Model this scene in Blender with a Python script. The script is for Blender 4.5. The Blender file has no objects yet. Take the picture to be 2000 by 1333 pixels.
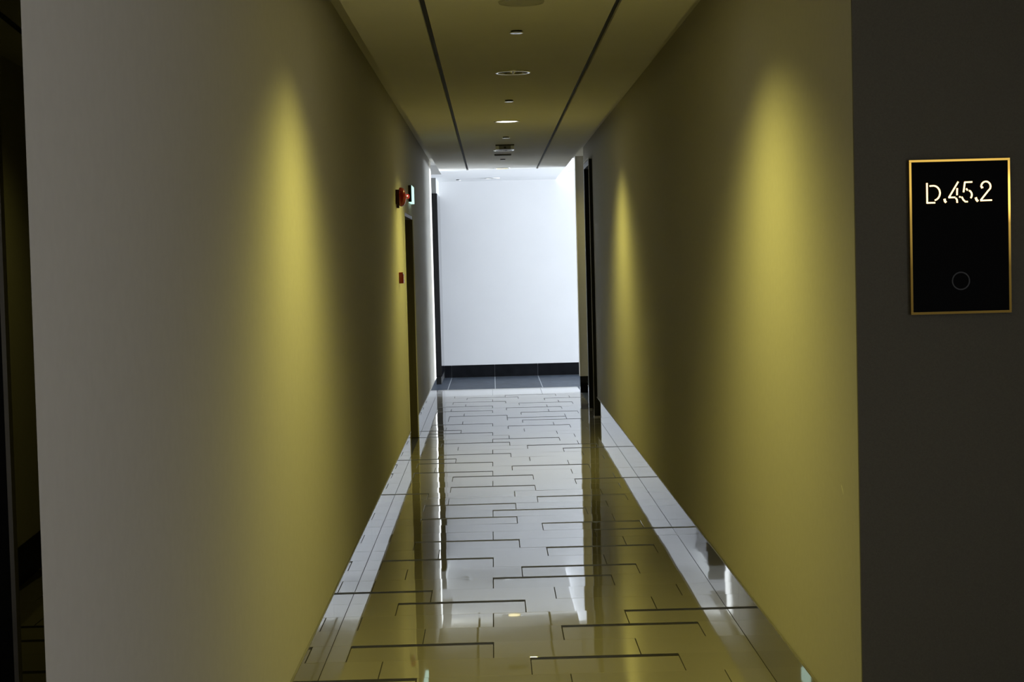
import bpy, bmesh, math, random
from mathutils import Vector, Matrix
random.seed(7)
S = bpy.context.scene
COL = S.collection

# ------------------------------------------------------------------ camera
H = 1.613                       # eye height (m)
F = 3400.0                      # focal length in pixels of a 2000 px wide frame
cam = bpy.data.cameras.new('camera')
cam.sensor_width = 36.0
cam.lens = 36.0 * F / 2000.0
cam.clip_start = 0.05
cam.clip_end = 200
co = bpy.data.objects.new('camera', cam)
COL.objects.link(co)
yv = Vector((961.0 - 1000.0, 666.5 - 510.0, -F)).normalized()     # corridor axis seen by the camera
sl = 0.0252                                                        # roll
uv = Vector((-sl, 1.0, 0.0))
uv.z = -(uv.x * yv.x + uv.y * yv.y) / yv.z
uv.normalize()
xv = yv.cross(uv)
R = Matrix((xv, yv, uv))        # camera axes -> world axes
co.matrix_world = Matrix.Translation((0, 0, H)) @ R.to_4x4()
S.camera = co

# ------------------------------------------------------------------ world, exposure
w = bpy.data.worlds.new('world')
S.world = w
w.use_nodes = True
w.node_tree.nodes['Background'].inputs[0].default_value = (0.75, 0.87, 1.0, 1)
w.node_tree.nodes['Background'].inputs[1].default_value = 0.0
S.view_settings.view_transform = 'Standard'
S.view_settings.look = 'None'
S.view_settings.exposure = 0.0
S.view_settings.gamma = 1.0
S.view_settings.use_curve_mapping = False
try:
    S.cycles.use_denoising = True
    S.cycles.max_bounces = 12
    S.cycles.diffuse_bounces = 6
    S.cycles.glossy_bounces = 6
    S.cycles.sample_clamp_indirect = 2.0
    S.cycles.caustics_reflective = False
    S.cycles.caustics_refractive = False
except Exception:
    pass

# ------------------------------------------------------------------ lights
LAMP_RGB = (1.0, 0.89, 0.19)
def area(name, loc, direction, sx, sy, power, rgb, spread=180):
    l = bpy.data.lights.new(name, 'AREA')
    l.shape = 'RECTANGLE'; l.size = sx; l.size_y = sy
    l.energy = power; l.color = rgb
    l.spread = math.radians(spread)
    o = bpy.data.objects.new(name, l); COL.objects.link(o)
    o.location = loc
    o.rotation_euler = Vector(direction).to_track_quat('-Z', 'Y').to_euler()
    return o
def spot(name, loc, direction, power, rgb, angle, blend=1.0, radius=0.05):
    l = bpy.data.lights.new(name, 'SPOT')
    l.energy = power; l.color = rgb
    l.spot_size = math.radians(angle); l.spot_blend = blend
    l.shadow_soft_size = radius
    o = bpy.data.objects.new(name, l); COL.objects.link(o)
    o.location = loc
    o.rotation_euler = Vector(direction).to_track_quat('-Z', 'Y').to_euler()
    return o
# daylight through the window at the right of the far cross passage
area('far_window_daylight', (16.0, 22.7, 1.15), (-1, 0, 0), 2.6, 2.0, 12000, (0.80, 0.885, 1.0))
# added unseen source in the far wall, for the glow on the left wall's end
area('left_wall_end_fill', (4.4, 24.15, 1.6), (0, -1, 0), 2.0, 1.8, 360, (0.80, 0.89, 1.0))
# daylight through the window at the right of the lobby the camera stands in
area('lobby_window_daylight', (2.55, 1.15, 1.36), (-1, 0.0, 0), 2.0, 2.45, 25, (0.96, 0.96, 1.0))
# downlights that are switched on
CEIL = 2.723
spot('lamp_near', (0.15, 6.38, CEIL - 0.03), (0, 0, -1), 103, LAMP_RGB, 138, 0.85)
spot('lamp_middle', (0.15, 13.75, CEIL - 0.03), (0, 0, -1), 103, LAMP_RGB, 138, 0.85)
spot('lamp_far', (0.15, 20.75, CEIL - 0.03), (0, 0, -1), 25, LAMP_RGB, 120)
spot('lamp_recess', (1.55, 20.1, 2.80), (0, 0.2, -1), 24, LAMP_RGB, 130)
spot('lamp_side_passage', (-1.7, 8.6, CEIL - 0.03), (0, 0, -1), 5, LAMP_RGB, 130)

# ------------------------------------------------------------------ materials
def newmat(name):
    m = bpy.data.materials.new(name); m.use_nodes = True
    n = m.node_tree.nodes; l = m.node_tree.links
    return m, n, l, n['Principled BSDF']
def plain(name, rgb, rough=0.6, metal=0.0, ior=1.45, coat=0.0):
    m, n, l, b = newmat(name)
    b.inputs['Base Color'].default_value = (*rgb, 1)
    b.inputs['Roughness'].default_value = rough
    b.inputs['Metallic'].default_value = metal
    b.inputs['IOR'].default_value = ior
    b.inputs['Coat Weight'].default_value = coat
    return m
def noisy(name, rgb, var=0.04, scale=180.0, rough=0.7, bump=0.05, ior=1.45, stretch=(1, 1, 1)):
    m, n, l, b = newmat(name)
    tc = n.new('ShaderNodeTexCoord'); mp = n.new('ShaderNodeMapping')
    mp.inputs['Scale'].default_value = stretch
    ns = n.new('ShaderNodeTexNoise'); ns.inputs['Scale'].default_value = scale
    ns.inputs['Detail'].default_value = 3.0
    l.new(tc.outputs['Object'], mp.inputs['Vector']); l.new(mp.outputs['Vector'], ns.inputs['Vector'])
    cr = n.new('ShaderNodeValToRGB')
    cr.color_ramp.elements[0].position = 0.3; cr.color_ramp.elements[1].position = 0.7
    cr.color_ramp.elements[0].color = (*[max(0, c * (1 - var)) for c in rgb], 1)
    cr.color_ramp.elements[1].color = (*[min(1, c * (1 + var)) for c in rgb], 1)
    l.new(ns.outputs['Fac'], cr.inputs['Fac']); l.new(cr.outputs['Color'], b.inputs['Base Color'])
    b.inputs['Roughness'].default_value = rough; b.inputs['IOR'].default_value = ior
    if bump:
        bp = n.new('ShaderNodeBump'); bp.inputs['Strength'].default_value = bump
        bp.inputs['Distance'].default_value = 0.002
        l.new(ns.outputs['Fac'], bp.inputs['Height']); l.new(bp.outputs['Normal'], b.inputs['Normal'])
    return m
def tilemat(name, rgb, var, rough, ior, grain=0.05, scale=7.0, spec=0.5):
    m, n, l, b = newmat(name)
    oi = n.new('ShaderNodeObjectInfo'); tc = n.new('ShaderNodeTexCoord')
    ns = n.new('ShaderNodeTexNoise'); ns.inputs['Scale'].default_value = scale
    ns.inputs['Detail'].default_value = 6
    ad = n.new('ShaderNodeVectorMath'); ad.operation = 'ADD'
    cb = n.new('ShaderNodeCombineXYZ')
    mu = n.new('ShaderNodeMath'); mu.operation = 'MULTIPLY'; mu.inputs[1].default_value = 50
    l.new(oi.outputs['Random'], mu.inputs[0]); l.new(mu.outputs[0], cb.inputs[0])
    l.new(tc.outputs['Object'], ad.inputs[0]); l.new(cb.outputs[0], ad.inputs[1])
    l.new(ad.outputs[0], ns.inputs['Vector'])
    mr = n.new('ShaderNodeMapRange'); mr.inputs['To Min'].default_value = 1 - var; mr.inputs['To Max'].default_value = 1 + var
    l.new(oi.outputs['Random'], mr.inputs['Value'])
    m2 = n.new('ShaderNodeMapRange'); m2.inputs['To Min'].default_value = 1 - grain; m2.inputs['To Max'].default_value = 1 + grain
    m2.inputs['From Min'].default_value = 0.3; m2.inputs['From Max'].default_value = 0.7
    l.new(ns.outputs['Fac'], m2.inputs['Value'])
    mm = n.new('ShaderNodeMath'); mm.operation = 'MULTIPLY'
    l.new(mr.outputs[0], mm.inputs[0]); l.new(m2.outputs[0], mm.inputs[1])
    vm = n.new('ShaderNodeVectorMath'); vm.operation = 'SCALE'; vm.inputs[0].default_value = rgb
    l.new(mm.outputs[0], vm.inputs['Scale']); l.new(vm.outputs[0], b.inputs['Base Color'])
    b.inputs['Roughness'].default_value = rough; b.inputs['IOR'].default_value = ior
    b.inputs['Specular IOR Level'].default_value = spec
    return m
def glow(name, rgb, strength, base=(0.8, 0.8, 0.8)):
    m, n, l, b = newmat(name)
    b.inputs['Base Color'].default_value = (*base, 1)
    b.inputs['Emission Color'].default_value = (*rgb, 1)
    b.inputs['Emission Strength'].default_value = strength
    b.inputs['Roughness'].default_value = 0.4
    return m

M = {}
M['wall'] = noisy('wall_covering', (0.56, 0.54, 0.49), 0.02, 30, 0.75, 0.0)
M['white_wall'] = noisy('white_wall_paint', (0.76, 0.76, 0.77), 0.012, 2.5, 0.7, 0.0)
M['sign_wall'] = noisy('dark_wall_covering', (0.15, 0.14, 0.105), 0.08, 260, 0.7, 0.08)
M['ceiling'] = noisy('ceiling_paint', (0.85, 0.835, 0.79), 0.012, 3.0, 0.85, 0.0)
M['white_ceiling'] = noisy('white_ceiling_paint', (0.70, 0.70, 0.70), 0.012, 3.0, 0.85, 0.0)
M['black_void'] = plain('black_groove_lining', (0.008, 0.008, 0.007), 0.7)
M['tile'] = tilemat('polished_porcelain', (0.355, 0.335, 0.31), 0.05, 0.018, 1.98, 0.0, 6.0)
M['inlay'] = tilemat('dark_stone_inlay', (0.022, 0.020, 0.018), 0.1, 0.5, 1.45, 0.3, 30.0, 0.35)
M['grout'] = plain('dark_grout', (0.035, 0.032, 0.03), 0.8)
M['border'] = tilemat('pale_border_stone', (0.55, 0.55, 0.56), 0.02, 0.05, 1.7, 0.03)
M['slate'] = tilemat('dark_slate_tile', (0.034, 0.043, 0.058), 0.12, 0.5, 1.4, 0.35, 9.0, 0.12)
M['black_stone'] = tilemat('black_stone_tile', (0.007, 0.0075, 0.009), 0.1, 0.6, 1.3, 0.35, 9.0, 0.05)
M['slate_grout'] = plain('pale_grout', (0.30, 0.32, 0.34), 0.8)
M['steel'] = plain('polished_steel_skirting', (0.60, 0.60, 0.60), 0.015, 1.0)
M['steel_edge'] = plain('brushed_steel_edge', (0.60, 0.58, 0.52), 0.35, 1.0)
M['black_gloss'] = plain('black_lacquer', (0.004, 0.004, 0.005), 0.06, 0.0, 1.35, 0.0)
M['black_satin'] = plain('black_satin_paint', (0.006, 0.006, 0.006), 0.4)
M['door_paint'] = noisy('dark_door_veneer', (0.10, 0.085, 0.06), 0.15, 30, 0.45, 0.02, stretch=(1, 1, 0.1))
M['bead'] = plain('pale_corner_bead', (0.75, 0.73, 0.68), 0.5)
M['red'] = plain('red_enamel', (0.36, 0.010, 0.006), 0.22, 0.0, 1.5, 0.4)
M['red_dark'] = plain('dark_red_backbox', (0.06, 0.006, 0.005), 0.5)
M['white_plastic'] = plain('white_plastic', (0.72, 0.72, 0.70), 0.4)
M['cover_white'] = plain('glossy_white_cover', (0.85, 0.85, 0.84), 0.12, 0.0, 1.6)
M['grey_plastic'] = plain('grey_plastic', (0.22, 0.22, 0.21), 0.5)
M['speaker'] = noisy('perforated_grille', (0.50, 0.49, 0.44), 0.25, 900, 0.7, 0.3)
M['dark'] = plain('dark_plastic', (0.015, 0.015, 0.015), 0.5)
M['chrome'] = plain('chrome_reflector', (0.75, 0.74, 0.72), 0.12, 1.0)
M['lamp_off'] = plain('frosted_lamp_off', (0.35, 0.34, 0.30), 0.3)
M['lamp_white'] = glow('lamp_glow', (1.0, 0.97, 0.88), 8.0)
M['lamp_yellow'] = glow('dim_lamp_glow', (1.0, 0.86, 0.38), 2.2)
M['exit'] = glow('exit_sign_glow', (0.62, 1.0, 0.92), 0.95)
M['strobe'] = glow('red_indicator_lens', (1.0, 0.10, 0.06), 0.35, (0.5, 0.02, 0.02))
M['bulb'] = glow('indicator_bulb', (1.0, 0.55, 0.45), 5.0)
M['letter'] = glow('lit_numerals', (1.0, 0.66, 0.30), 2.6)
M['glass_black'] = plain('black_acrylic', (0.002, 0.002, 0.002), 0.5, 0.0, 1.15)
M['ring'] = plain('grey_button_ring', (0.035, 0.037, 0.038), 0.4)
M['scuff'] = plain('pale_scuff', (0.78, 0.77, 0.66), 0.8)

# ------------------------------------------------------------------ mesh helpers
def setp(o, label=None, cat=None, group=None, kind=None):
    if label: o['label'] = label
    if cat: o['category'] = cat
    if group: o['group'] = group
    if kind: o['kind'] = kind
    return o
def link(name, me, mat=None, parent=None, loc=(0, 0, 0)):
    o = bpy.data.objects.new(name, me); COL.objects.link(o)
    if mat is not None and me is not None and len(me.materials) == 0: me.materials.append(mat)
    if parent is not None: o.parent = parent
    o.location = loc
    return o
def empty(name, loc=(0, 0, 0), rz=0.0):
    o = bpy.data.objects.new(name, None); COL.objects.link(o)
    o.location = loc; o.rotation_euler = (0, 0, rz); o.empty_display_size = 0.1
    return o
def bm_box(bm, x0, x1, y0, y1, z0, z1):
    v = [bm.verts.new((x, y, z)) for z in (z0, z1) for y in (y0, y1) for x in (x0, x1)]
    for f in ((0, 2, 3, 1), (4, 5, 7, 6), (0, 1, 5, 4), (2, 6, 7, 3), (0, 4, 6, 2), (1, 3, 7, 5)):
        bm.faces.new([v[i] for i in f])
def bm_done(bm, name, bevel=0.0, smooth=False):
    if bevel:
        bmesh.ops.bevel(bm, geom=bm.edges[:], offset=bevel, segments=2, affect='EDGES', profile=0.6)
    bmesh.ops.recalc_face_normals(bm, faces=bm.faces[:])
    me = bpy.data.meshes.new(name); bm.to_mesh(me); bm.free()
    if smooth:
        for p in me.polygons: p.use_smooth = True
    return me
def boxes(name, lst, mat, parent=None, bevel=0.0, loc=(0, 0, 0)):
    bm = bmesh.new()
    for b in lst: bm_box(bm, *b)
    return link(name, bm_done(bm, name, bevel), mat, parent, loc)
def lathe(name, prof, mat, parent=None, loc=(0, 0, 0), axis='Z', n=40, caps=(False, False), smooth=True):
    """prof = (radius, height) pairs turned about an axis"""
    bm = bmesh.new(); rings = []
    for r, h in prof:
        ring = []
        for i in range(n):
            a = 2 * math.pi * i / n
            c, s = r * math.cos(a), r * math.sin(a)
            p = (c, s, h) if axis == 'Z' else ((h, c, s) if axis == 'X' else (c, h, s))
            ring.append(bm.verts.new(p))
        rings.append(ring)
    for a, b in zip(rings, rings[1:]):
        for i in range(n):
            bm.faces.new((a[i], a[(i + 1) % n], b[(i + 1) % n], b[i]))
    if caps[0]: bm.faces.new(rings[0])
    if caps[1]: bm.faces.new(rings[-1])
    bmesh.ops.recalc_face_normals(bm, faces=bm.faces[:])
    me = bpy.data.meshes.new(name); bm.to_mesh(me); bm.free()
    if smooth:
        for p in me.polygons: p.use_smooth = True
        try:
            me.set_sharp_from_angle(angle=math.radians(35))
        except Exception:
            pass
    return link(name, me, mat, parent, loc)
def struct(o): return setp(o, kind='structure')

# ------------------------------------------------------------------ measures
XL, XR = -0.72, 1.034            # corridor wall faces
YL0, YR0 = 2.727, 4.944          # near ends of the left and right wall
YL1, YR1 = 21.32, 19.28          # far ends
TOP = 2.84                       # upper ceiling above the shadow slots
SK = 0.20                        # skirting height
DL0, DL1, DLH = 14.50, 16.08, 2.04      # doorway in the left wall
DR0, DR1, DRH = 17.63, 18.61, 2.62      # door in the right wall
YF = 24.20                       # far white wall
YS = 21.90                       # where the pale floor stops and the slate starts

# ------------------------------------------------------------------ walls
def prism(bm, plan, z0, z1):
    lo = [bm.verts.new((x, y, z0)) for x, y in plan]; hi = [bm.verts.new((x, y, z1)) for x, y in plan]
    bm.faces.new(lo); bm.faces.new(hi)
    for i in range(len(plan)):
        j = (i + 1) % len(plan); bm.faces.new((lo[i], lo[j], hi[j], hi[i]))
YT = YL0 + .66                   # the near end of the left wall is cut at a sharp angle
wl = boxes('wall_left', [(XL - .15, XL, YT, DL0, SK, TOP), (XL - .15, XL, DL0, DL1, DLH, TOP),
                         (XL - .15, XL, DL1, YL1, SK, TOP),
                         (XL - .15, XL - .003, YT, DL0, 0, SK), (XL - .15, XL - .003, DL1, YL1, 0, SK)], M['wall'])
bm = bmesh.new(); prism(bm, ((XL, YL0), (XL, YT), (XL - .15, YT)), 0.0, TOP)
link('tapered_end', bm_done(bm, 'tapered_end'), M['wall'], wl)
struct(wl)
wr = boxes('wall_right', [(XR, XR + .15, YR0 + .012, DR0 + .03, SK, TOP), (XR, XR + .15, DR0 + .03, DR1 - .03, DRH - .03, TOP),
                          (XR, XR + .15, DR1 - .03, YR1, SK, TOP),
                          (XR + .003, XR + .15, YR0 + .012, DR0 + .03, 0, SK), (XR + .003, XR + .15, DR1 - .03, YR1, 0, SK)], M['wall'])
struct(wr)
# the short pale scuff on the right wall near its end
bm = bmesh.new()
pts = [(5.205, 0.912), (5.193, 0.905), (5.180, 0.897), (5.170, 0.889)]
for i, (y, z) in enumerate(pts):
    hw = (0.003, 0.0055, 0.005, 0.0015)[i]
    bm.verts.new((XR - 0.0005, y, z - hw)); bm.verts.new((XR - 0.0005, y, z + hw))
bm.verts.ensure_lookup_table()
for i in range(3): bm.faces.new([bm.verts[j] for j in (2 * i, 2 * i + 2, 2 * i + 3, 2 * i + 1)])
link('scuff_mark', bm_done(bm, 'scuff_mark'), M['scuff'], wr)
# wall that turns to the right beside the camera and carries the apartment plate
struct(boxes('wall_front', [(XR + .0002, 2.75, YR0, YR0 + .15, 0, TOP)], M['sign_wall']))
# side passage behind the left wall: its outer wall runs a few degrees off
sw = empty('wall_side', (-2.478, 8.95, 0), math.radians(3.6)); struct(sw)
boxes('wall_panel', [(-.15, 0, -8.0, 7.2, SK, TOP)], M['wall'], sw)
boxes('skirting', [(-.15, .004, -8.0, 7.2, 0, SK)], M['black_satin'], sw)
struct(boxes('wall_passage_end', [(-3.2, XL - .15, 15.8, 15.95, 0, TOP)], M['wall']))
# lobby round the camera
struct(boxes('wall_back', [(-2.4, 2.75, -1.65, -1.5, 0, TOP)], M['wall']))
struct(boxes('wall_lobby_window', [(2.6, 2.75, -1.5, .15, 0, TOP), (2.6, 2.75, 2.25, YR0, 0, TOP), (2.6, 2.75, .15, 2.25, 0, .1), (2.6, 2.75, .15, 2.25, 2.62, TOP)], M['wall']))
# far cross passage
struct(boxes('wall_far', [(-3.0, 3.35, YF, YF + .15, 0, TOP), (5.45, 16.2, YF, YF + .15, 0, TOP), (3.35, 5.45, YF, YF + .15, 0, .65), (3.35, 5.45, YF, YF + .15, 2.55, TOP)], M['white_wall']))
struct(boxes('wall_far_left_return', [(-3.0, XL - .15, YL1 - .15, YL1, 0, TOP)], M['wall']))
struct(boxes('wall_far_left_end', [(-3.15, -3.0, YL1 - .15, YF, 0, TOP)], M['white_wall']))
pier = boxes('wall_pier', [(1.03, 16.1, 20.9, 21.05, SK, TOP)], M['wall']); struct(pier)
struct(boxes('baseboard_pier', [(1.025, 16.1, 20.893, 21.055, 0, SK)], M['black_gloss']))
struct(boxes('wall_far_window', [(16.05, 16.2, 21.05, 21.35, 0, TOP), (16.05, 16.2, 24.05, YF, 0, TOP), (16.05, 16.2, 21.35, 24.05, 0, .1), (16.05, 16.2, 21.35, 24.05, 2.8, TOP)], M['white_wall']))
struct(boxes('wall_recess', [(2.4, 2.55, YR1, 20.9, 0, TOP), (XR + .15, 2.4, YR1 - .15, YR1, 0, TOP)], M['wall']))
struct(boxes('trim_pier_corner', [(1.022, 1.030, 20.892, 20.90, SK, TOP), (1.022, 1.0295, 20.90, 21.05, SK, TOP)], M['bead']))

# ------------------------------------------------------------------ skirting boards of the corridor
def skirting(name, segs, x0, x1):
    o = empty(name); struct(o)
    for a, b in segs:
        boxes('skirting_strip', [(x0, x1, a, b, 0.0004, SK)], M['steel'], o)
    return o
def cuts(a, b, step=2.4):
    n = max(1, round((b - a) / step)); d = (b - a) / n
    return [(a + i * d + .0006, a + (i + 1) * d - .0006) for i in range(n)]
bl = skirting('baseboard_left', cuts(YL0, DL0) + cuts(DL1, YL1), XL - .003, XL + .002)
br = skirting('baseboard_right', cuts(YR0 + .0, DR0) + cuts(DR1, YR1), XR - .002, XR + .003)
for o, xs, segs in ((bl, XL, ((YL0, DL0), (DL1, YL1))), (br, XR, ((YR0, DR0), (DR1, YR1)))):
    s = 1 if xs < 0 else -1
    for a, b in segs:
        x0, x1 = sorted((xs, xs + s * .006))
        boxes('skirting_cap', [(x0, x1, a, b, SK, SK + .006)], M['steel_edge'], o)
bf = empty('baseboard_far'); struct(bf)
x = -0.70
for nx in (-0.6, 0.0, 0.6, 1.2, 1.8, 2.4, 3.0, 3.6, 4.2, 4.8, 5.4, 6.0, 6.6, 7.2):
    boxes('baseboard_tile', [(x + .002, nx - .002, YF - .014, YF - .001, 0.002, .172)], M['black_stone'], bf, .0015); x = nx
boxes('grout', [(-.70, 7.2, YF - .010, YF - .0005, 0, .170)], M['slate_grout'], bf)

# ------------------------------------------------------------------ floor
fl = empty('floor'); struct(fl)
boxes('floor_bed', [(-3.2, 2.75, -1.6, YS, -.06, -.0035)], M['grout'], fl)
cache = {}
def tile_mesh(wd, dp):
    k = (round(wd, 4), round(dp, 4))
    if k not in cache:
        bm = bmesh.new(); b = .0006
        bx, by = wd / 2, dp / 2
        lo = [bm.verts.new((sx * bx, sy * by, -.012)) for sx, sy in ((-1, -1), (1, -1), (1, 1), (-1, 1))]
        mi = [bm.verts.new((sx * bx, sy * by, -b)) for sx, sy in ((-1, -1), (1, -1), (1, 1), (-1, 1))]
        up = [bm.verts.new((sx * (bx - b), sy * (by - b), 0)) for sx, sy in ((-1, -1), (1, -1), (1, 1), (-1, 1))]
        for i in range(4):
            j = (i + 1) % 4
            bm.faces.new((lo[i], lo[j], mi[j], mi[i])); bm.faces.new((mi[i], mi[j], up[j], up[i]))
        bm.faces.new(up)
        cache[k] = bm_done(bm, 'tile')
    return cache[k]
A, B, C = -.635, -.485, -.335            # where the joints of a row fall (modulo 0.6 m)
STR = {-1: -.935, 0: .115, 1: A, 2: .265, 3: .565, 4: B, 5: -.935, 6: -.035, 7: .115, 8: A, 9: .265, 10: B, 11: .565,
       12: .265, 13: B, 14: -.035, 15: B, 16: .265, 17: -1.085, 18: C, 19: .565, 20: C, 21: A, 22: .115, 23: A, 24: -.935,
       25: B, 26: .565, 27: .265, 28: B, 29: -.035, 30: -1.085, 31: A, 32: -.935, 33: .115, 34: A, 35: .265, 36: .115, 37: B,
       38: .265, 39: A, 40: .115, 41: A, 42: .263, 43: B, 44: .565, 45: C, 46: .115}
P, Y0 = .3009, 6.983
GAPX, GAPY, SW = .004, .0009, .048
bmx = bmesh.new()      # tiles under and behind the camera, never told apart
def row(n, x0, x1, strip, parent, tiles=True, ylim=None):
    yf = Y0 + P * n + SW / 2; yn = yf - P
    if ylim: yf = min(yf, ylim)
    ph = strip if strip is not None else (A, B, C)[(n * 7 + 1) % 3]
    k = math.floor((x0 - ph) / .6); xa = ph + .6 * k
    while xa < x1 - 1e-6:
        a, b = max(xa, x0), min(xa + .6, x1)
        if b - a > .02:
            has = strip is not None and abs(xa - strip) < .01
            far = yf - (SW if has else 0)
            wd, dp = b - a - GAPX, far - yn - GAPY
            cxx, cyy = (a + b) / 2, (far + yn) / 2
            if tiles:
                t = link('tile', tile_mesh(wd, dp), M['tile'], parent, (cxx, cyy, 0))
                t.rotation_euler = (random.gauss(0, .0009), random.gauss(0, .0015), 0)
                if has:
                    s = link('inlay_strip', tile_mesh(b - a - .001, SW - GAPY), M['inlay'], parent, ((a + b) / 2, yf - SW / 2, -.0002))
            else:
                bm_box(bmx, cxx - wd / 2, cxx + wd / 2, cyy - dp / 2, cyy + dp / 2, -.012, 0)
        xa += .6
for n in range(-8, 47):
    row(n, XL + .0010, XR - .0010, STR.get(n, None), fl)
SIDE = {0: -2.235, 2: -2.235, 3: -2.385}
for n in range(-3, 9):
    row(n, -2.44, XL - .153, SIDE.get(n), fl)
for n in range(-28, -8):
    y = Y0 + P * n
    row(n, -2.38, 2.6 if y < YR0 - .05 else XR - .003, None, fl, tiles=False)
for n in range(-8, -3):
    row(n, -2.30, XL - .153, None, fl, tiles=False)
for n in range(9, 29):
    row(n, -2.9, XL - .153, None, fl, tiles=False)
me = bm_done(bmx, 'tiles')
setp(link('lobby_tiles', me, M['tile'], fl), kind='stuff')
YB = Y0 + P * 46 + SW / 2
# pale border slabs before the slate
xs = [XL - .0045, -.035, .565, XR + .0045]
for a, b in zip(xs, xs[1:]):
    link('border_slab', tile_mesh(b - a - .002, YS - YB - .001), M['border'], fl, ((a + b) / 2, (YS + YB) / 2, 0))
# slate floor of the far cross passage and of the recess at the right
f2 = empty('floor_2'); struct(f2)
boxes('slate_bed', [(-3.0, 16.1, YS + .004, YF, -.06, -.0004), (XR + .0, 2.5, YR1 - .1, 20.9, -.06, -.0045), (XR, 16.1, 20.9, YS, -.06, -.0045), (-3.0, XL - .01, YL1 - .1, YS, -.06, -.0045)], M['slate_grout'], f2)
boxes('edge_trim', [(-.72, XR, YS, YS + .006, -.01, .0012)], M['steel_edge'], f2)
def slate(x0, x1, y0, y1, zt=0.0):
    t = link('slate_tile', tile_mesh(x1 - x0 - .010, y1 - y0 - .006), M['slate'], f2, ((x0 + x1) / 2, (y0 + y1) / 2, zt))
for i in range(-5, 12):
    a, b = i * .6, min((i + 1) * .6, 7.2)
    if a < 7.1:
        slate(a, b, YS + .006, 23.06); slate(a, b, 23.06, YF - .014)
for a, b in ((1.034, 1.6), (1.6, 2.2), (2.2, 2.4)):
    slate(a, b, YR1, 20.1); slate(a, b, 20.1, 20.89)
for a, b in ((1.034, 1.6), (1.6, 2.2), (2.2, 2.8), (2.8, 3.4), (3.4, 4.0), (4.0, 4.8), (4.8, 5.6), (5.6, 7.2)):
    slate(a, b, 21.055, YS)
for a, b in ((-2.9, -2.4), (-2.4, -1.8), (-1.8, -1.2), (-1.2, -.73)):
    slate(a, b, YL1, YS)

# ------------------------------------------------------------------ ceiling
SL0, SL1 = -.613, .915           # edges of the dropped ceiling, a shadow slot along each wall
G = ((-.284, -.258), (.563, .589))
cl = empty('ceiling'); struct(cl)
YC0 = 2.0
boxes('ceiling_panel', [(SL0, G[0][0], YC0, 21.25, CEIL, TOP - .001)], M['ceiling'], cl)
boxes('ceiling_panel', [(G[1][1], SL1, YC0, 21.25, CEIL, TOP - .001)], M['ceiling'], cl)
boxes('ceiling_panel', [(SL0, SL1, 21.25, YF, CEIL, TOP - .001)], M['white_ceiling'], cl)
boxes('ceiling_panel', [(-3.0, SL0, 22.12, YF, CEIL, TOP - .001)], M['white_ceiling'], cl)
for g in G:
    boxes('ceiling_groove', [(g[0], g[1], YC0, 21.25, CEIL + .018, TOP - .002)], M['black_void'], cl)
LAMPS = [(.15, 6.95, 'on'), (.152, 10.332, 'off'), (.147, 13.946, 'on'), (.147, 17.573, 'off'), (.146, 21.009, 'dim')]
HR = .088
def panel_hole(bm, x0, x1, y0, y1, cx, cy, r, z, n=32):
    ring = []; outer = []
    for i in range(n):
        a = 2 * math.pi * (i + .5) / n
        c, s = math.cos(a), math.sin(a)
        ring.append(bm.verts.new((cx + r * c, cy + r * s, z)))
        t = min(((x1 if c > 0 else x0) - cx) / c if abs(c) > 1e-9 else 1e9, ((y1 if s > 0 else y0) - cy) / s if abs(s) > 1e-9 else 1e9)
        outer.append(bm.verts.new((cx + t * c, cy + t * s, z)))
    for i in range(n):
        j = (i + 1) % n
        bm.faces.new((ring[i], ring[j], outer[j], outer[i]))
    for sx in (x0, x1):
        for sy in (y0, y1):
            d = lambda v: (v.co.x - sx) ** 2 + (v.co.y - sy) ** 2
            o2 = sorted(outer, key=d)[:2]
            bm.faces.new((bm.verts.new((sx, sy, z)), o2[0], o2[1]))
bm = bmesh.new()
ycur = YC0; xa, xb = G[0][1], G[1][0]
def quad(x0, x1, y0, y1, z=CEIL):
    bm.faces.new([bm.verts.new(p) for p in ((x0, y0, z), (x1, y0, z), (x1, y1, z), (x0, y1, z))])
for lx, ly, st in LAMPS:
    quad(xa, xb, ycur, ly - .2)
    panel_hole(bm, lx - .2, lx + .2, ly - .2, ly + .2, lx, ly, HR, CEIL)
    quad(xa, lx - .2, ly - .2, ly + .2); quad(lx + .2, xb, ly - .2, ly + .2)
    ycur = ly + .2
quad(xa, xb, ycur, 21.25)
for x in (xa, xb):
    bm.faces.new([bm.verts.new(p) for p in ((x, YC0, CEIL), (x, 21.25, CEIL), (x, 21.25, TOP - .001), (x, YC0, TOP - .001))])
bmesh.ops.remove_doubles(bm, verts=bm.verts[:], dist=.0004)
bmesh.ops.recalc_face_normals(bm, faces=bm.faces[:])
me = bpy.data.meshes.new('ceiling_panel'); bm.to_mesh(me); bm.free()
link('ceiling_panel', me, M['ceiling'], cl)
# the higher ceiling above the slots, the recess and the cross passage
c2 = boxes('ceiling_2', [(-3.3, 3.0, -1.65, 20.9, TOP, TOP + .05), (-3.3, 16.2, 20.9, YF + .2, TOP + .0005, TOP + .05)], M['ceiling']); struct(c2)
c3 = boxes('ceiling_3', [(SL1, 16.1, 21.06, YF, TOP - .012, TOP)], M['white_ceiling']); struct(c3)
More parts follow.
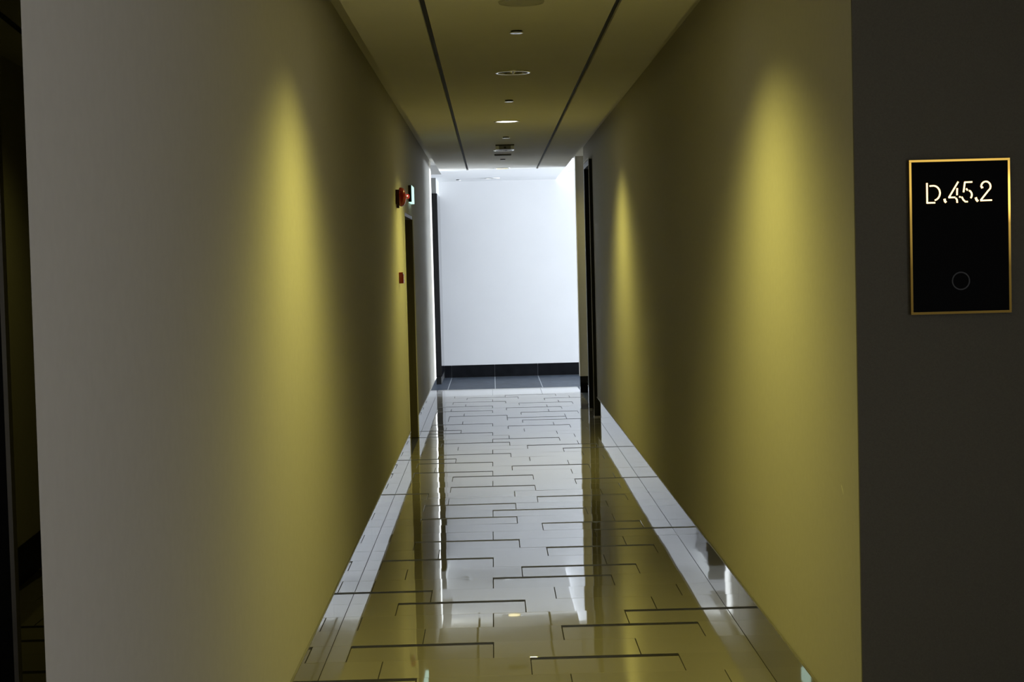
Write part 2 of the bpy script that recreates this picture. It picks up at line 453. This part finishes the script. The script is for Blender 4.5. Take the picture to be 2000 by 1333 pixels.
# lobby and side passage ceiling with its dark groove
c4 = empty('ceiling_4'); struct(c4)
boxes('ceiling_panel', [(-2.7, 2.7, -1.5, YC0 - .0, CEIL, TOP - .002), (SL1, 2.7, YC0, YR0, CEIL, TOP - .002)], M['ceiling'], c4)
boxes('ceiling_panel', [(-3.2, XL - .151, YC0, 15.8, CEIL + .002, TOP - .002)], M['ceiling'], c4)
g4 = boxes('ceiling_groove', [(-.014, .014, -1.2, 3.2, 0, .004)], M['black_void'], c4)
g4.location = (-2.082, 7.547, CEIL - .002); g4.rotation_euler = (0, 0, math.radians(5.9))

# ------------------------------------------------------------------ doors in the corridor walls
d1 = empty('door_1'); struct(d1)
ym = (DL0 + DL1) / 2
for a, b in ((DL0 + .03, ym - .002), (ym + .002, DL1 - .03)):
    boxes('door_leaf', [(XL - .148, XL - .118, a, b, .006, DLH - .03)], M['door_paint'], d1, .002)
boxes('door_jamb', [(XL - .15, XL - .004, DL1 - .03, DL1 - .0005, 0, DLH - .03)], M['door_paint'], d1)
boxes('door_jamb', [(XL - .15, XL - .004, DL0 + .0005, DL0 + .03, 0, DLH - .03)], M['door_paint'], d1)
boxes('door_head', [(XL - .15, XL - .004, DL0 + .0005, DL1 - .0005, DLH - .03, DLH - .0005)], M['door_paint'], d1)
struct(boxes('trim_1', [(XL - .004, XL + .004, DL0 - .012, DL0 + .006, 0, DLH)], M['bead']))
struct(boxes('trim_2', [(XL - .004, XL + .004, DL1 - .006, DL1 + .012, 0, DLH)], M['bead']))

d2 = empty('door_2'); struct(d2)
XJ = 1.000
boxes('door_jamb', [(XJ, XR + .12, DR0, DR0 + .06, 0.003, DRH)], M['black_satin'], d2, .002)
boxes('door_jamb', [(XJ, XR + .12, DR1 - .06, DR1, 0.003, DRH)], M['black_satin'], d2, .002)
boxes('door_head', [(XJ, XR + .12, DR0 + .06, DR1 - .06, DRH - .06, DRH)], M['black_satin'], d2, .002)
boxes('door_leaf', [(XR + .022, XR + .07, DR0 + .06, DR1 - .06, .006, DRH - .06)], M['black_gloss'], d2, .002)
boxes('steel_lip', [(XJ - .003, XJ + .006, DR0 - .002, DR1 + .002, DRH, DRH + .012)], M['bead'], d2)
for y in (DR0, DR1 - .06):
    boxes('steel_foot', [(XJ - .004, XR, y - .004, y + .064, 0.0, .012)], M['steel_edge'], d2)
boxes('steel_edge', [(XJ - .003, XJ + .002, DR0 - .003, DR0 + .002, .012, DRH)], M['steel_edge'], d2)

# black door leaf standing open in the side passage at the left edge
d3 = empty('black_door', (-2.225, 5.5, 0))
setp(d3, 'black door leaf with thin steel edge standing open at the far left, behind the pale wall', 'door')
boxes('door_leaf', [(0.0, .673, 0, .04, .008, 2.62)], M['black_satin'], d3, .002)
boxes('steel_edge', [(.673, .687, -.001, .041, .008, 2.62)], M['steel_edge'], d3)

# black panel at the left end of the far wall
bp = empty('black_panel', (-.70, 22.95, 0))
setp(bp, 'tall glossy black panel standing at the left end of the white far wall', 'panel')
boxes('panel_body', [(-.62, 0, 0, 1.24, .1, 2.518)], M['black_gloss'], bp, .004)
boxes('plinth', [(-.61, -.01, .008, 1.24, .0, .1)], M['black_satin'], bp)
struct(boxes('trim_3', [(-1.32, -.712, 22.96, YF, 2.521, CEIL)], M['grey_plastic']))

# ------------------------------------------------------------------ downlights
def downlight(x, y, state, label):
    d = empty('downlight', (x, y, CEIL)); setp(d, label, 'downlight', 'recessed ceiling downlights')
    lathe('trim_ring', [(.086, .004), (.086, -.003), (.092, -.006), (.100, -.006), (.105, -.003), (.106, 0)], M['chrome' if state != 'on' else 'white_plastic'], d)
    rf = lathe('reflector', [(.0865, .003), (.078, .04), (.062, .085), (.052, .1)], M['chrome'], d)
    if state == 'on': lathe('lamp', [(.0005, -.001), (.079, -.001), (.080, .003)], M['lamp_white'], rf, caps=(True, False))
    elif state == 'dim': lathe('lamp', [(.0005, .0), (.072, .0), (.074, .006)], M['lamp_yellow'], rf, caps=(True, False))
    else: lathe('lamp', [(.0005, .03), (.010, .032), (.014, .045), (.014, .1)], M['lamp_off'], rf, n=20, caps=(True, False))
    lathe('can', [(.0865, .003), (.0868, .112), (.0005, .112)], M['dark'], d)
    return d
LB = ['glowing round downlight on the corridor ceiling nearest the camera, above the frame',
      'unlit round downlight with open chrome reflector, the larger and nearer unlit one',
      'round downlight glowing bright white in the middle of the corridor ceiling',
      'unlit round downlight between the pale ended ceiling unit and the dark ceiling slot',
      'dim yellow round downlight at the far end of the corridor ceiling']
for (x, y, st), lb in zip(LAMPS, LB): downlight(x, y, st, lb)
d = empty('downlight', (.029, 23.406, CEIL)); setp(d, 'pale round downlight on the daylit ceiling strip by the far wall', 'downlight', 'recessed ceiling downlights')
lathe('trim_ring', [(.080, 0), (.080, -.006), (.098, -.008), (.105, 0)], M['white_plastic'], d)
lathe('lamp', [(.0005, -.003), (.080, -.003), (.0802, -.0005)], M['lamp_off'], d, caps=(True, False))

# ------------------------------------------------------------------ sprinkler covers
def sprinkler(x, y, label):
    s = empty('sprinkler_cover', (x, y, CEIL)); setp(s, label, 'sprinkler', 'round white sprinkler covers along the ceiling')
    lathe('stem', [(.028, 0), (.028, -.009)], M['dark'], s, n=24)
    lathe('cover_plate', [(.0005, -.0135), (.030, -.0130), (.034, -.0115), (.034, -.009), (.0005, -.009)], M['cover_white'], s, n=32, smooth=False)
    return s
for x, y, lb in ((.147, 8.48, 'small white sprinkler disc, nearest one, between the speaker and the unlit downlight'),
                 (.146, 12.112, 'small white sprinkler disc between the unlit downlight and the glowing white downlight'),
                 (.153, 15.696, 'small white sprinkler disc just beyond the glowing white downlight'),
                 (.146, 19.113, 'tiny white sprinkler disc between dark ceiling slot and dim yellow downlight'),
                 (-.428, 23.605, 'tiny white sprinkler disc on the daylit ceiling strip, left of its downlight')):
    sprinkler(x, y, lb)

# ------------------------------------------------------------------ ceiling speaker, twin ended unit, slot
sp = empty('ceiling_speaker', (.154, 7.534, CEIL)); setp(sp, 'round ceiling speaker with olive tinted mesh grille at the top edge of the picture', 'speaker')
lathe('bezel', [(.088, -.004), (.090, -.008), (.096, -.008), (.100, 0)], M['speaker'], sp)
lathe('grille', [(.0005, -.0065), (.060, -.006), (.0885, -.0045)], M['speaker'], sp)
u = empty('ceiling_unit', (.151, 16.764, CEIL)); setp(u, 'small grey ceiling unit with two pale square ends, beyond the glowing downlight', 'ceiling unit')
boxes('back_plate', [(-.090, .090, -.045, .045, -.010, 0)], M['dark'], u, .002)
boxes('body', [(-.056, .056, -.038, .038, -.046, -.010)], M['grey_plastic'], u, .003)
for s in (-1, 1):
    boxes('end_block', [(s * .073 - .016, s * .073 + .016, -.036, .036, -.048, -.010)], M['cover_white'], u, .003)
boxes('lens', [(-.010, .010, -.042, -.038, -.036, -.020)], M['dark'], u)
sl_ = empty('ceiling_slot', (.141, 18.242, CEIL)); setp(sl_, 'thin dark slot diffuser across the ceiling, beyond the unlit far downlight', 'vent')
boxes('frame', [(-.088, .088, -.050, -.040, -.014, 0), (-.088, .088, .040, .050, -.014, 0), (-.088, -.078, -.04, .04, -.014, 0), (.078, .088, -.04, .04, -.014, 0)], M['grey_plastic'], sl_, .001)
for y in (-.028, -.009, .010, .029):
    boxes('blade', [(-.078, .078, y - .0015, y + .0015, -.012, -.001)], M['dark'], sl_)

# ------------------------------------------------------------------ things on the left wall
b = empty('fire_bell', (XL, 13.32, 2.118)); setp(b, 'round red fire alarm bell on the left wall before the doorway', 'alarm bell')
boxes('back_box', [(0, .024, -.05, .05, -.055, .055)], M['red_dark'], b, .004)
gong = lathe('gong', [(.066, .026), (.072, .028), (.074, .036), (.073, .046), (.066, .060), (.050, .070), (.026, .076), (.0005, .078)], M['red'], b, axis='X')
lathe('gong_back', [(.0005, .024), (.064, .024), (.066, .0262)], M['red_dark'], b, axis='X')
lathe('dome_nut', [(.010, .075), (.010, .083), (.006, .087), (.0005, .088)], M['steel_edge'], gong, axis='X', n=16)
boxes('striker_cover', [(.004, .024, -.02, .02, -.084, -.052)], M['red_dark'], b, .003)
st = empty('indicator_lamp', (XL, 14.55, 2.168)); setp(st, 'small red indicator lamp with lit tip between the alarm bell and exit sign', 'indicator')
lathe('base', [(.024, 0), (.024, .012), (.020, .014)], M['red_dark'], st, axis='X', n=24, caps=(False, True))
lens = lathe('lens', [(.019, .013), (.019, .036), (.015, .044), (.0005, .048)], M['strobe'], st, axis='X', n=24)
lathe('bulb', [(.0005, -.005), (.004, -.003), (.005, 0), (.004, .003), (.0005, .005)], M['bulb'], lens, loc=(.030, -.0185, .003), n=12)
ex = empty('exit_sign', (XL, 15.33, 2.145)); setp(ex, 'pale cyan lit exit sign box on left wall above the doorway', 'exit sign')
boxes('housing', [(0, .0283, 0, .50, .004, .150)], M['dark'], ex, .002)
boxes('lit_face', [(.0285, .0300, .003, .497, .000, .150)], M['exit'], ex)
boxes('lit_underside', [(.002, .0280, .003, .497, .0, .0038)], M['exit'], ex)
cp = empty('call_point', (XL, 13.47, 1.500)); setp(cp, 'small red fire call point box on left wall below the alarm bell', 'call point')
boxes('back_box', [(0, .030, -.043, .043, -.043, .043)], M['red'], cp, .004)
boxes('front_plate', [(.030, .036, -.040, .040, -.043, .030)], M['red'], cp, .002)
boxes('glass_window', [(.036, .0375, -.025, .025, -.015, .015)], M['white_plastic'], cp)
boxes('top_label', [(.030, .034, -.040, .040, .0305, .043)], M['white_plastic'], cp)

# ------------------------------------------------------------------ apartment plate on the right
X0, X1, Z0, Z1 = 1.186, 1.4725, 1.430, 1.868
pl = empty('apartment_sign', ((X0 + X1) / 2, YR0, (Z0 + Z1) / 2))
setp(pl, 'black apartment number plate with glowing gold frame and numerals on the dark wall', 'sign')
W2, H2 = (X1 - X0) / 2, (Z1 - Z0) / 2
boxes('plate', [(-W2 + .004, W2 - .004, -.014, -.0005, -H2 + .004, H2 - .004)], M['glass_black'], pl)
# brass frame with an edge lit strip on its face: its hot spot high on the right and dimming downwards are painted into the emission
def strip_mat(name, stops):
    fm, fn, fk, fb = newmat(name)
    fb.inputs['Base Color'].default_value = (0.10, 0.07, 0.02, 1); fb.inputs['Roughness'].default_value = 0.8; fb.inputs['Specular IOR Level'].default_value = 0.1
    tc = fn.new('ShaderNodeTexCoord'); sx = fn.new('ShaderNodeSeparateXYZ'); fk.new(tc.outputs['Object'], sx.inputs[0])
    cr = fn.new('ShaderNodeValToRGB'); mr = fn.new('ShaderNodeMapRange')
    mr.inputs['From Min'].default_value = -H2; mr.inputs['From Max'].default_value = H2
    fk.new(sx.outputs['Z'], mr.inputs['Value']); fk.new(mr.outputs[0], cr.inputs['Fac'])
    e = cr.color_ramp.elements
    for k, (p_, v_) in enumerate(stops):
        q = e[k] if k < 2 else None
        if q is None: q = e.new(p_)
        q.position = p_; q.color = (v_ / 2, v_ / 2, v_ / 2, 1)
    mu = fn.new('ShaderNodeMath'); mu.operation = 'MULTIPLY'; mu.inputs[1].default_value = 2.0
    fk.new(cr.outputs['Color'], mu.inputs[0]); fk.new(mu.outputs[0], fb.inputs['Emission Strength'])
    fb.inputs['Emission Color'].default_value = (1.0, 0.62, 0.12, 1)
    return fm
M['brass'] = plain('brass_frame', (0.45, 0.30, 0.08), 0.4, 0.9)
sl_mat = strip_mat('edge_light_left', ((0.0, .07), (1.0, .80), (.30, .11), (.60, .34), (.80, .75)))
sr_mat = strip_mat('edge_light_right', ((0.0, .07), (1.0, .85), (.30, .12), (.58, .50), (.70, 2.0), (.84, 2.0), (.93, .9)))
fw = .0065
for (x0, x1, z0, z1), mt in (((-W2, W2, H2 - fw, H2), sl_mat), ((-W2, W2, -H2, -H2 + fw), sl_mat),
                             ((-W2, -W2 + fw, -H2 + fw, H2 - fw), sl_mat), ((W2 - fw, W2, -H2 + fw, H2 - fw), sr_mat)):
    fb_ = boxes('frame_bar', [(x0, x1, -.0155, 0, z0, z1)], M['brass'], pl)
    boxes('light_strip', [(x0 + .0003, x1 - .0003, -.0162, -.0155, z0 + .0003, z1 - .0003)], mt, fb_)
def ribbon(bm, pts, hw, y0, y1):
    n = len(pts); L_, R_ = [], []
    for i, p in enumerate(pts):
        a = Vector(pts[max(i - 1, 0)]); c = Vector(pts[min(i + 1, n - 1)])
        t = (c - a).normalized(); nrm = Vector((-t.y, t.x)) * hw
        L_.append(Vector(p) + nrm); R_.append(Vector(p) - nrm)
    rows = [[bm.verts.new((v.x, y, v.y)) for v in side] for y in (y0, y1) for side in (L_, R_)]
    a, b_, c, d_ = rows
    for i in range(n - 1):
        for p, q in ((a, b_), (b_, d_), (d_, c), (c, a)):
            bm.faces.new((p[i], p[i + 1], q[i + 1], q[i]))
    for i in (0, n - 1): bm.faces.new((a[i], b_[i], d_[i], c[i]))
def arc(cx, cz, rx, rz, a0, a1, n=14):
    return [(cx + rx * math.cos(math.radians(a0 + (a1 - a0) * i / n)), cz + rz * math.sin(math.radians(a0 + (a1 - a0) * i / n))) for i in range(n + 1)]
def g2w(p):     # drawing units of the plate lettering -> plate coordinates
    return ((1.233 + (p[0] - 318) * .189 / 485) - (X0 + X1) / 2, (1.804 - (p[1] - 286) * .060 / 139) - (Z0 + Z1) / 2)
def blob(cx, cz, r): return arc(cx, cz, r * .5, r * .5, 0, 360, 12)
GLY = {
 'letter_d': [[(326, 290), (326, 424)], [(326, 420), (384, 420)], [(345, 310), (372, 309)] + arc(372, 357, 48, 48, -88, 78)],
 'full_stop_one': [[(452, 396), (456, 412), (464, 420)]],
 'numeral_four': [[(554, 286), (484, 389)], [(482, 388), (531, 388)], [(546, 328), (544, 374)], [(535, 392), (543, 404), (545, 424)], [(560, 384), (570, 388)]],
 'numeral_five': [[(598, 291), (656, 290)], [(602, 291), (592, 356)], [(612, 332), (622, 345)], arc(622, 374, 30, 30, -70, 45), [(578, 386), (590, 406), (604, 418), (622, 418)]],
 'full_stop_two': [[(680, 392), (686, 408), (696, 418)]],
 'numeral_two': [[(720, 330), (735, 326)], arc(755, 322, 34, 33, 175, 325), arc(755, 322, 34, 33, 325, 385, 6) + [(770, 352), (716, 411)], [(714, 413), (798, 412)]],
}
for nm, strokes in GLY.items():
    bm = bmesh.new()
    for s_ in strokes: ribbon(bm, [g2w(p) for p in s_], .0021 if 'stop' not in nm else .0030, -.0165, -.0135)
    link(nm.rsplit('_', 1)[0] if 'stop' in nm else nm, bm_done(bm, nm), M['letter'], pl)
cxz = (1.329 - (X0 + X1) / 2, 1.523 - (Z0 + Z1) / 2)
r_ = lathe('bell_button', [(.0225, -.0138), (.0225, -.0158), (.026, -.0158), (.026, -.0138)], M['ring'], pl, loc=(cxz[0], 0, cxz[1]), axis='Y')
